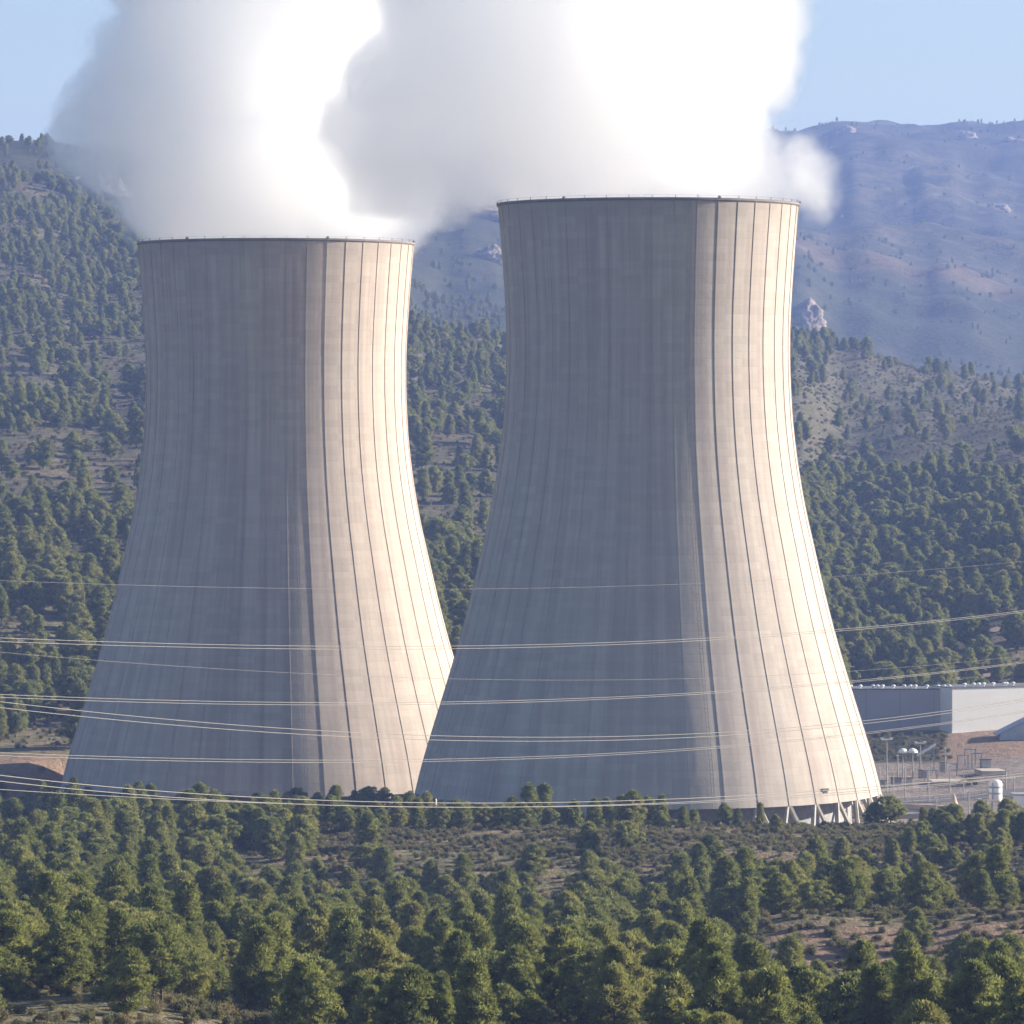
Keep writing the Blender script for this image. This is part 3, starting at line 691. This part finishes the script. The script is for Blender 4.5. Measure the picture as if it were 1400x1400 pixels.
# ------------------------------------------------------------------ rock outcrops
m_rock, b = newmat('limestone')
P = b.n('ShaderNodeTexCoord').outputs['Object']
f = b.noise(P, .16, 6, .7); g = b.noise(P, .7, 5, .7)
c = b.mix(b.ramp(f, .32, .68), col(.17, .13, .105), col(.40, .32, .255)); c = b.mix(b.math('MULTIPLY', b.ramp(g, .5, .7), .6), c, col(.10, .10, .06))
bm = b.n('ShaderNodeBump', {'Strength': 1.0, 'Distance': 1.5, 'Height': f})
b.out(b.n('ShaderNodeBsdfPrincipled', {'Base Color': c, 'Roughness': .95, 'Normal': bm.outputs[0]}).outputs[0])
def outcrop(px_, d, w, h, seed, label, dz=0):
    gx, gy, gz = on_ground(px_, d); n, k = 40, 22; V = []
    for i in range(k):
        t = i/(k-1)
        for j in range(n):
            a = 2*math.pi*j/n; rr = (1-t**2.2)**.5 if t < 1 else .0
            V.append([math.cos(a)*w*rr, math.sin(a)*w*.6*rr, t*h])
    V = np.array(V); X, Y, Z = V.T
    nn = fbm(X/(w*.28)+seed*3.1, (Z+Y*.7)/(h*.3)+seed, seed, 5, True); n2 = fbm(X/(w*.5)+9, Y/(w*.5), seed+5, 4)
    n3_ = fbm(X/(w*.12)+5, (Z+Y)/(h*.12), seed+9, 4)
    V[:, :2] *= (.62+.55*nn+.4*n3_)[:, None]*1.25; V[:, 2] *= .35+.5*n2+.35*n3_
    V[:, 2] -= h*.25
    F = [(i*n+j, i*n+(j+1) % n, (i+1)*n+(j+1) % n, (i+1)*n+j) for i in range(k-1) for j in range(n)]
    me = np_mesh('rock_outcrop', V, F, m_rock); o = bpy.data.objects.new('rock_outcrop', me); C.objects.link(o); o.location = (gx, gy, gz+dz)
    tag(o, label, 'rock', 'rock outcrops on the mountainsides')
outcrop(136, 2830, 13, 26, 2, 'pale rock cliff on the left hillside, beside the steam')
outcrop(112, 2860, 8, 16, 3, 'smaller rock face just left of the pale cliff on the left hillside')
outcrop(648, 4170, 26, 26, 4, 'craggy rock peak seen through the gap under the steam')
outcrop(668, 3900, 11, 20, 5, 'small rock rib touching the left edge of the nearer tower rim')
outcrop(1098, 3950, 13, 36, 6, 'tall broken rock face just right of the nearer tower throat')
outcrop(1100, 3600, 9, 22, 7, 'lower rock knob right of the nearer tower, above the pine ridge')
outcrop(1157, 6650, 10, 18, 8, 'bright pale rock below the far skyline, right of the steam wisp')
outcrop(1320, 6750, 11, 18, 9, 'white rock spot high on the far mountain towards the right edge')
outcrop(1392, 6700, 22, 20, 10, 'pale rocky patch on the far mountain at the right edge')
outcrop(1368, 5900, 8, 12, 12, 'tiny white rock spot halfway down the far mountain')

# ------------------------------------------------------------------ power lines
def wire(pts, d0, d1, label, sep, rad=.052):
    """pts: (photo column, row) of the sagging pair; it runs from d0 m away at the left edge to d1 m at the right"""
    cx = np.array([p[0] for p in pts], float); cyy = np.array([p[1] for p in pts], float)
    co = np.polyfit(cx, cyy, 3 if len(pts) > 4 else 2)
    root = empty('power_line', (0, (d0+d1)/2, 0)); tag(root, label, 'power line', 'overhead lines across the towers')
    for s_ in ((-sep/2, sep/2) if sep else (0,)):
        P = []
        for q in np.linspace(-120, 1520, 60):
            d = d0+(d1-d0)*q/1400; yy = np.polyval(co, q)+s_*(1-.6*q/1400)*1.0
            P.append(((q-700)/FPX*d, d-(d0+d1)/2, CAM_Z-(yy-HOR)*d/FPX))
        MB().tube(P, rad*.75, 5).build('conductor', m_wire, root)
wire([(0, 875), (300, 883), (620, 886), (950, 875), (1150, 861), (1400, 836)], 640, 820, 'double overhead line crossing highest in front of both towers', 5)
wire([(0, 794), (400, 803), (640, 807), (940, 799), (1150, 786), (1400, 768)], 700, 860, 'very thin single wire above all the other lines', 0, .026)
wire([(0, 892), (300, 914), (620, 929), (900, 929), (1150, 918), (1400, 897)], 700, 860, 'faint thin wire between the first and second double lines', 0, .03)
wire([(0, 952), (240, 959), (620, 962), (960, 948), (1160, 932), (1400, 906)], 640, 820, 'double line drawn nearly level just below the faint wire', 4)
wire([(0, 964), (240, 988), (420, 1001), (700, 1012), (900, 1008), (1200, 985), (1400, 958)], 620, 800, 'double line sagging deepest across the middle of the tower walls', 8, .06)
wire([(0, 1032), (200, 1037), (620, 1040), (880, 1030), (1000, 1020), (1200, 1000), (1400, 974)], 640, 820, 'double line crossing the lower quarter of both tower walls', 4)
wire([(0, 1066), (100, 1074), (250, 1087), (460, 1099), (700, 1103), (900, 1096), (1100, 1084), (1400, 1060)], 600, 790, 'lowest bright double line, grazing the pine tops at the tower feet', 8, .07)
wire([(0, 1080), (250, 1094), (460, 1101), (700, 1105), (1000, 1096), (1200, 1082), (1400, 1062)], 620, 800, 'single wire running just under the lowest double line', 0, .055)

# ------------------------------------------------------------------ plant buildings on the right
def clad(name, base, line, pitch, rough=.6):
    m, b = newmat(name)
    P = b.n('ShaderNodeTexCoord').outputs['Object']; s = b.n('ShaderNodeSeparateXYZ', {0: P})
    pp = b.math('PINGPONG', s.outputs[0], pitch/2); ln = b.ramp(pp, 0, .12, 1, 0)
    fine = b.math('PINGPONG', s.outputs[0], .25)
    c = b.mix(b.math('MULTIPLY', b.noise(P, .12, 5), .5), col(*base), col(*[v*.7 for v in base])); c = b.mix(b.math('MULTIPLY', ln, .6), c, col(*line))
    bm = b.n('ShaderNodeBump', {'Strength': .6, 'Distance': .06, 'Height': fine})
    b.out(b.n('ShaderNodeBsdfPrincipled', {'Base Color': c, 'Roughness': rough, 'Normal': bm.outputs[0]}).outputs[0]); return m
m_blue = clad('grey_blue_cladding', (.31, .31, .33), (.09, .09, .11), 9.0)
m_roof = plain('grey_roofing', (.13, .13, .14), .9, scale=.2)
m_pale = clad('pale_cladding', (.70, .69, .66), (.55, .54, .52), 6.0)
m_shed = plain('pale_blue_wall', (.36, .42, .50), .7, scale=.3)
m_slab = plain('beige_concrete', (.50, .42, .33), .9, scale=.4)
m_yel = plain('yellow_paint', (.55, .36, .04), .5)
m_blt = plain('blue_paint', (.27, .36, .47), .6)
m_asph = plain('asphalt', (.10, .09, .09), .95, scale=.3)
def X(px_, d): return (px_-700)/FPX*d
D = 1292.0; k = D/FPX
ztop = CAM_Z-(943-HOR)*k; zb = -1.0
hall = empty('industrial_hall', (X(1231, D), D, zb)); tag(hall, 'long low grey-blue hall with white roof vents, running behind the nearer tower', 'hall')
x0, x1 = X(1040, D), X(1302, D); xm = hall.location.x
mb = MB(); mb.box(((x0+x1)/2-xm, 6, (ztop-zb)/2), (x1-x0, 12, ztop-zb)); mb.build('wall', m_blue, hall)
mb = MB(); mb.box(((x0+x1)/2-xm, 6, ztop-zb+.12), (x1-x0+.6, 12.6, .24)); rf = mb.build('roof', m_roof, hall)
VX = [1163, 1176, 1193.5, 1199.8, 1206.5, 1221.3, 1236, 1244.4, 1251.4, 1267, 1282, 1290.8, 1297.8]
def vent(px_, parent, ox, zt, h=1.0):
    mb = MB(); x_ = X(px_, D+3)-ox
    mb.lathe([(.22, 0), (.22, h*.5), (.55, h*.55), (.55, h*.85), (.2, h)], 10, (x_, 1.5, zt)); mb.build('roof_vent', m_white, parent)
for v in VX: vent(v, hall, xm, ztop-zb+.24)
D2 = 1286.0; k2 = D2/FPX; x2, x3 = X(1302.5, D2), X(1480, D2); zt2 = CAM_Z-(941-HOR)*k2
WR = R(24)
wh = empty('white_hall', (x2+(x3-x2)/2*math.cos(WR), D2+(x3-x2)/2*math.sin(WR), zb), WR); tag(wh, 'white flat-roofed hall block joined to the grey-blue hall at the right edge', 'hall')
hw = (x3-x2)/2
MB().box((0, 6, (zt2-zb)/2+1.2), (2*hw, 12, zt2-zb-2.4)).build('wall', m_pale, wh)
MB().box((0, 6, 1.2), (2*hw+.3, 12.3, 2.4)).build('plinth', m_white, wh)
MB().box((0, 6, zt2-zb+.1), (2*hw+.5, 12.5, .2)).build('roof', m_roof, wh)
for v in (1314, 1328, 1336, 1344, 1358.8, 1375.5, 1379.2, 1389.8): vent(v, wh, wh.location.x, zt2-zb+.2)
# blue sloping canopy shape at the right edge, in front of the white hall
cn = empty('pitched_shed', (X(1408, 1270), 1270, float(ground_z(X(1408, 1270), 1270)))); tag(cn, 'shed with pale blue pitched roof rising out of the right edge before the white hall', 'shed')
mb = MB(); g = [(-8.5, 1.4), (0, 5.6), (8.5, 1.4)]
mb.add([(a, -.4, z) for a, z in g]+[(a, 9.4, z) for a, z in g]+[(a, -.4, z-.3) for a, z in g]+[(a, 9.4, z-.3) for a, z in g], [(0, 1, 4, 3), (1, 2, 5, 4), (6, 9, 10, 7), (7, 10, 11, 8), (0, 6, 7, 1), (1, 7, 8, 2), (3, 4, 10, 9), (4, 5, 11, 10), (0, 3, 9, 6), (2, 8, 11, 5)])
mb.build('roof', m_blt, cn)
mb = MB(); g = [(-7.6, -1), (7.6, -1), (7.6, 1.5), (0, 5.2), (-7.6, 1.5)]
mb.add([(a, 0, z) for a, z in g]+[(a, 9, z) for a, z in g], [(0, 1, 2, 3, 4), (9, 8, 7, 6, 5), (0, 5, 6, 1), (1, 6, 7, 2), (4, 9, 5, 0), (3, 8, 9, 4), (2, 7, 8, 3)]); mb.build('wall', m_shed, cn)
# street lamps and masts
def lamp(px_, top, d, label, head='twin', base_row=None, grp='light masts round the plant'):
    gx = X(px_, d); gz = float(ground_z(gx, d)); h = CAM_Z-(top-HOR)*d/FPX-gz
    t = empty('light_mast', (gx, d, gz)); tag(t, label, 'light mast', grp)
    MB().tube([(0, 0, -.3), (0, 0, h)], [.17, .11], 8).build('pole', m_metal, t)
    mb = MB()
    if head == 'twin': mb.box((0, 0, h+.1), (2.6, .5, .3)); mb.box((-1.1, 0, h+.35), (.7, .6, .35)); mb.box((1.1, 0, h+.35), (.7, .6, .35))
    elif head == 'dome': mb.lathe([(.25, h-.1), (1.25, h+.1), (1.2, h+.5), (.7, h+1.0), (.1, h+1.2)], 14)
    elif head == 'arm': mb.tube([(0, 0, h), (1.2, 0, h+.25), (2.8, 0, h+.3)], .07, 6); mb.box((2.9, 0, h+.25), (1.6, .45, .28))
    else: mb.box((0, 0, h+.12), (.6, .4, .25))
    mb.build('lamp_head', m_white, t)
lamp(1213, 1012, 1150, 'tall slim mast with flat twin lamp close to the nearer tower')
lamp(1235, 1030, 1190, 'mast with a white dome head, the one nearer the tower', 'dome')
lamp(1248.5, 1030, 1190, 'mast with a white dome head beside the slanting conveyor', 'dome')
lamp(1222, 1058, 1090, 'short light mast with small white head in the lower yard', 'small')
lamp(1259, 1017, 1215, 'mast with flat twin lamp at the top of the slanting conveyor')
lamp(1281, 1092, 985, 'pale mast rising from the pines by the round basin', 'small')
lamp(1325, 1083, 985, 'light mast with a small white head left of the white tank', 'small')
lamp(1341, 1094, 980, 'short pole just left of the white tank, amid pine tops', 'small')
lamp(1387, 1065, 1080, 'thin pole between the white tank and the small white building', 'small')
lamp(1151, 913, 1390, 'street lamp with a bright arm beside the nearer tower, above the hall', 'arm')
# slanting conveyor
cv = empty('conveyor', (X(1267, 1205), 1205, float(ground_z(X(1267, 1205), 1205)))); tag(cv, 'white slanting conveyor in the yard between the dome-headed mast and the earth slope', 'conveyor')
kz = 1205/FPX; za = CAM_Z-(1034-HOR)*kz-cv.location.z; zc = CAM_Z-(1018-HOR)*kz-cv.location.z
MB().tube([(-2.3, 0, za), (2.4, 0, zc)], .36, 4).build('belt_housing', m_white, cv)
for xx, zz_ in ((-1.6, za+.3), (1.9, zc-.4)): MB().box((xx, 0, zz_/2-.2), (.2, .2, zz_+.2)).build('leg', m_metal, cv)
# switchyard frames and small gear
def frame_gantry(px_, d, w, h, label):
    gx = X(px_, d); t = empty('switchgear_gantry', (gx, d, float(ground_z(gx, d)))); tag(t, label, 'gantry', 'switchyard gantries by the slope')
    mb = MB()
    for xx in (-w/2, w/2): MB().box((xx, 0, h/2-.2), (.22, .22, h)).build('post', m_metal, t)
    MB().box((0, 0, h-.1), (w+.5, .25, .25)).build('crossbeam', m_metal, t)
    for xx in (-w/4, 0, w/4): MB().lathe([(.12, h-1.1), (.2, h-.9), (.12, h-.7), (.2, h-.5), (.12, h-.23)], 8, (xx, 0, 0)).build('insulator', m_white, t)
frame_gantry(1317, 1212, 2.6, 3.4, 'left one of the grey gantries at the foot of the earth slope')
frame_gantry(1327, 1218, 2.6, 4.2, 'middle and tallest grey gantry at the foot of the earth slope')
frame_gantry(1336, 1212, 2.4, 3.6, 'right one of the grey gantries at the foot of the earth slope')
frame_gantry(1304, 1195, 1.6, 3.0, 'single narrow gantry standing apart left of the earth slope')
frame_gantry(1273, 1180, 3.0, 2.8, 'low grey gantry under the end of the conveyor')
CAB = [(1206, 1160, 1.8, 2.0, 'pale cabinet nearest the tower beside the tall twin-lamp mast'), (1226, 1172, 2.4, 1.6, 'low wide cabinet between the tall mast and the domed masts'), (1243, 1165, 1.5, 2.2, 'upright cabinet below the two domed masts'), (1262, 1190, 2.0, 1.8, 'cabinet under the lower end of the conveyor'), (1290, 1205, 1.6, 2.3, 'cabinet just left of the three gantries'), (1348, 1210, 2.6, 2.0, 'wide cabinet right of the three gantries')]
for i, (p_, d_, w_, h_, lb) in enumerate(CAB):
    gx, gy, gz = on_ground(p_, d_); t = empty('equipment_cabinet', (gx, gy, gz), .15*(i % 3)); tag(t, lb, 'cabinet', 'equipment cabinets in the yard')
    MB().box((0, 0, h_/2), (w_, 1.2, h_)).build('body', m_fill if i % 2 else m_slab, t)
    MB().box((0, 0, h_+.08), (w_+.25, 1.45, .16)).build('lid', m_dark, t)
    for sd in (-1, 1): MB().box((sd*w_*.24, -.62, h_*.5), (w_*.42, .05, h_*.8)).build('door', m_metal, t)
for i, (p_, tr, d_, lb) in enumerate([(1203, 1052, 1120, 'thin pole nearest the tower in the lower yard'), (1238, 1050, 1135, 'thin pole between two fences below the domed masts'), (1270, 1052, 1128, 'thin pole in the middle of the lower yard'), (1299, 1047, 1150, 'thin pole below the gantries'), (1293, 1024, 1200, 'thin pole between conveyor and gantries'), (1228, 1034, 1185, 'thin pole left of the two domed masts'), (1318, 1055, 1128, 'thin pole left of the white tank, in the lower yard'), (1376, 1050, 1150, 'thin pole behind the white tank')]):
    lamp(p_, tr, d_, lb, 'small')
# beige concrete slabs with loader
def slab(px0, px1, d, depth, h, name, mat, label, cat, rz=0.0):
    xa, xb = X(px0, d), X(px1, d); cxx = (xa+xb)/2; gz = float(ground_z(cxx, d))
    o = MB().box((0, 0, h/2-.5), (xb-xa, depth, h+1.0), rz).build(name, mat, None, loc=(cxx, d, gz)); tag(o, label, cat); return o
slab(1273, 1322, 1172, 9, 1.0, 'concrete_platform', m_slab, 'beige concrete platform left of the yellow loader', 'platform', .10)
slab(1338, 1371, 1192, 9, 1.1, 'concrete_platform', m_slab, 'beige concrete platform right of the yellow loader', 'platform', .12)
ldx, ldy, ldz = on_ground(1328, 1166)
lr = empty('wheel_loader', (ldx, ldy, ldz)); tag(lr, 'small yellow loader working between the two beige platforms', 'loader')
MB().box((.2, 0, 1.2), (2.4, 1.5, .9)).build('body', m_yel, lr)
MB().box((-.1, 0, 2.05), (1.1, 1.3, .8)).build('cab', m_dark, lr)
mb = MB(); mb.tube([(-.9, 0, 1.4), (-2.2, 0, 1.2), (-2.9, 0, .6)], .16, 5); mb.build('arm', m_yel, lr)
mb = MB(); mb.add([(-3.6, -1, .2), (-2.7, -1, .2), (-2.7, -1, 1.0), (-3.6, 1, .2), (-2.7, 1, .2), (-2.7, 1, 1.0)], [(0, 1, 2), (5, 4, 3), (0, 3, 4, 1), (1, 4, 5, 2), (2, 5, 3, 0)]); mb.build('bucket', m_dark, lr)
for xx in (-.6, 1.0):
    for yy in (-.85, .85):
        mb = MB(); mb.tube([(xx, yy-.2, .55), (xx, yy+.2, .55)], .55, 14); mb.build('wheel', m_dark, lr)
# fences of the yard
def fence(pA, dA, pB, dB, h, n, label, mat=m_metal):
    ax, ay, az = on_ground(pA, dA); bx, by, bz = on_ground(pB, dB)
    t = empty('wire_fence', (ax, ay, 0)); tag(t, label, 'fence', 'yard fences')
    for i in range(n+1):
        q = i/n; xx, yy = ax+(bx-ax)*q, ay+(by-ay)*q; zz_ = float(ground_z(xx, yy))
        MB().box((xx-ax, yy-ay, zz_+h/2-.2), (.12, .12, h+.4)).build('post', mat, t)
    mb = MB()
    for hh in (.15, h*.5, h):
        mb.tube([(ax+(bx-ax)*q-ax, ay+(by-ay)*q-ay, float(ground_z(ax+(bx-ax)*q, ay+(by-ay)*q))+hh) for q in np.linspace(0, 1, n+1)], .045, 4)
    for q in np.linspace(0, 1, n*6+1):
        xx, yy = ax+(bx-ax)*q, ay+(by-ay)*q; zz_ = float(ground_z(xx, yy)); mb.box((xx-ax, yy-ay, zz_+h/2), (.03, .03, h))
    mb.build('mesh_panel', mat, t)
fence(1196, 1145, 1420, 1175, 2.2, 22, 'long wire fence across the yard at the top of the dark strip')
fence(1200, 1108, 1370, 1135, 2.0, 18, 'second wire fence, lower in the yard, above the round basin')
# asphalt service road and its kerbs
def ribbon(name, P, w, mat, lift=.06, kind='structure'):
    P = [Vector((a, b_, 0)) for a, b_ in P]; V = []
    Q = []
    for i in range(len(P)-1):
        for t in np.linspace(0, 1, 14, endpoint=False): Q.append(P[i].lerp(P[i+1], t))
    Q.append(P[-1])
    for i, p in enumerate(Q):
        d = (Q[min(i+1, len(Q)-1)]-Q[max(i-1, 0)]).normalized(); nrm = Vector((-d.y, d.x, 0))
        for s_ in (-.5, -.25, 0, .25, .5):
            q = p+nrm*w*s_; V.append((q.x, q.y, float(ground_z(q.x, q.y))+lift))
    F = [(i*5+j, i*5+j+1, (i+1)*5+j+1, (i+1)*5+j) for i in range(len(Q)-1) for j in range(4)]
    me = np_mesh(name, V, F, mat); o = bpy.data.objects.new(name, me); C.objects.link(o); tag(o, kind=kind); return o
ribbon('service_road', [(X(1190, 1126), 1126), (X(1300, 1132), 1132), (X(1480, 1150), 1150)], 13, m_asph, .14)
m_track = plain('track_earth', (.36, .25, .18), .95, scale=.2)
ribbon('dirt_track', [(X(1352, 1462), 1462), (X(1400, 1466), 1466), (X(1480, 1490), 1490), (X(1560, 1520), 1520)], 8, m_track, .35)
ribbon('hill_track', [(X(1140, 1393), 1393), (X(1250, 1392), 1392), (X(1400, 1390), 1390), (X(1500, 1388), 1388)], 6, m_track, .35)
# round settling basin
cxb, db = X(1228, 1075), 1075
bz = float(ground_z(cxb, db)); N = 72
bs = empty('settling_basin', (cxb, db, bz)); tag(bs, 'round beige concrete basin at the foot of the nearer tower, half behind pines', 'basin')
vs = []; fs = []
for r_, z_ in ((13.2, -3), (13.2, 1.5), (13.6, 1.5), (13.6, 1.8), (12.5, 1.8), (12.5, -3)): vs += [(r_*math.cos(2*math.pi*q/N), r_*math.sin(2*math.pi*q/N), z_) for q in range(N)]
for i in range(5): fs += [(i*N+q, i*N+(q+1) % N, (i+1)*N+(q+1) % N, (i+1)*N+q) for q in range(N)]
MB().add(vs, fs).build('basin_wall', m_slab, bs)
MB().lathe([(12.5, .6), (12.5, .8)], 48).build('water', plain('dark_water', (.05, .06, .06), .15), bs)
# cone-shaped silo top beside it
cnx, cny, cnz = on_ground(1305, 1085)
hp = empty('conical_hopper', (cnx, cny, cnz)); tag(hp, 'small beige cone standing at the right end of the round basin', 'hopper')
MB().lathe([(1.1, -.3), (1.1, 1.6), (.9, 2.2), (.2, 4.4)], 16).build('shell', m_slab, hp); MB().box((0, 0, .2), (3.2, 3.2, .6)).build('base', m_slab, hp)
# white tank
td = 1065; tx_ = X(1362, td); kz = td/FPX; tb = CAM_Z-(1097-HOR)*kz; tt = CAM_Z-(1066-HOR)*kz; gz = float(ground_z(tx_, td))
tk = empty('storage_tank', (tx_, td, min(gz, tb))); tag(tk, 'upright white cylindrical tank with blue bands near the right edge', 'tank')
o0 = tb-min(gz, tb); hh = tt-tb
MB().lathe([(1.0, o0), (1.42, o0+.25), (1.45, o0+.8), (1.45, o0+hh-.9), (1.2, o0+hh-.35), (.5, o0+hh)], 28).build('shell', m_white, tk, True)
for q in (.35, .62): MB().lathe([(1.46, o0+hh*q), (1.48, o0+hh*q+.05), (1.48, o0+hh*q+.35), (1.46, o0+hh*q+.4)], 28).build('band', m_blt, tk)
MB().box((-.75, -1.35, o0+hh*.5), (.25, .18, hh*.72)).build('ladder', m_blt, tk)
for a in (.6, 2.2, 3.8, 5.4): MB().box((1.1*math.cos(a), 1.1*math.sin(a), o0/2-.1), (.25, .25, o0+.6)).build('leg', m_metal, tk)
# small white building at the right edge
gb = 1075; gz = float(ground_z(X(1396, gb), gb))
wb = empty('plant_kiosk', (X(1398, gb), gb, gz)); tag(wb, 'small white building cut by the right edge, right of the white tank', 'building')
MB().box((.4, 2, 1.9), (4.6, 5, 4.4)).build('wall', m_white, wb); MB().box((.4, 2, 4.25), (5.0, 5.4, .3)).build('roof', m_fill, wb)
MB().box((-2.7, 1.5, 1.8), (1.5, 3, 3.6)).build('blue_door_annex', m_blt, wb)
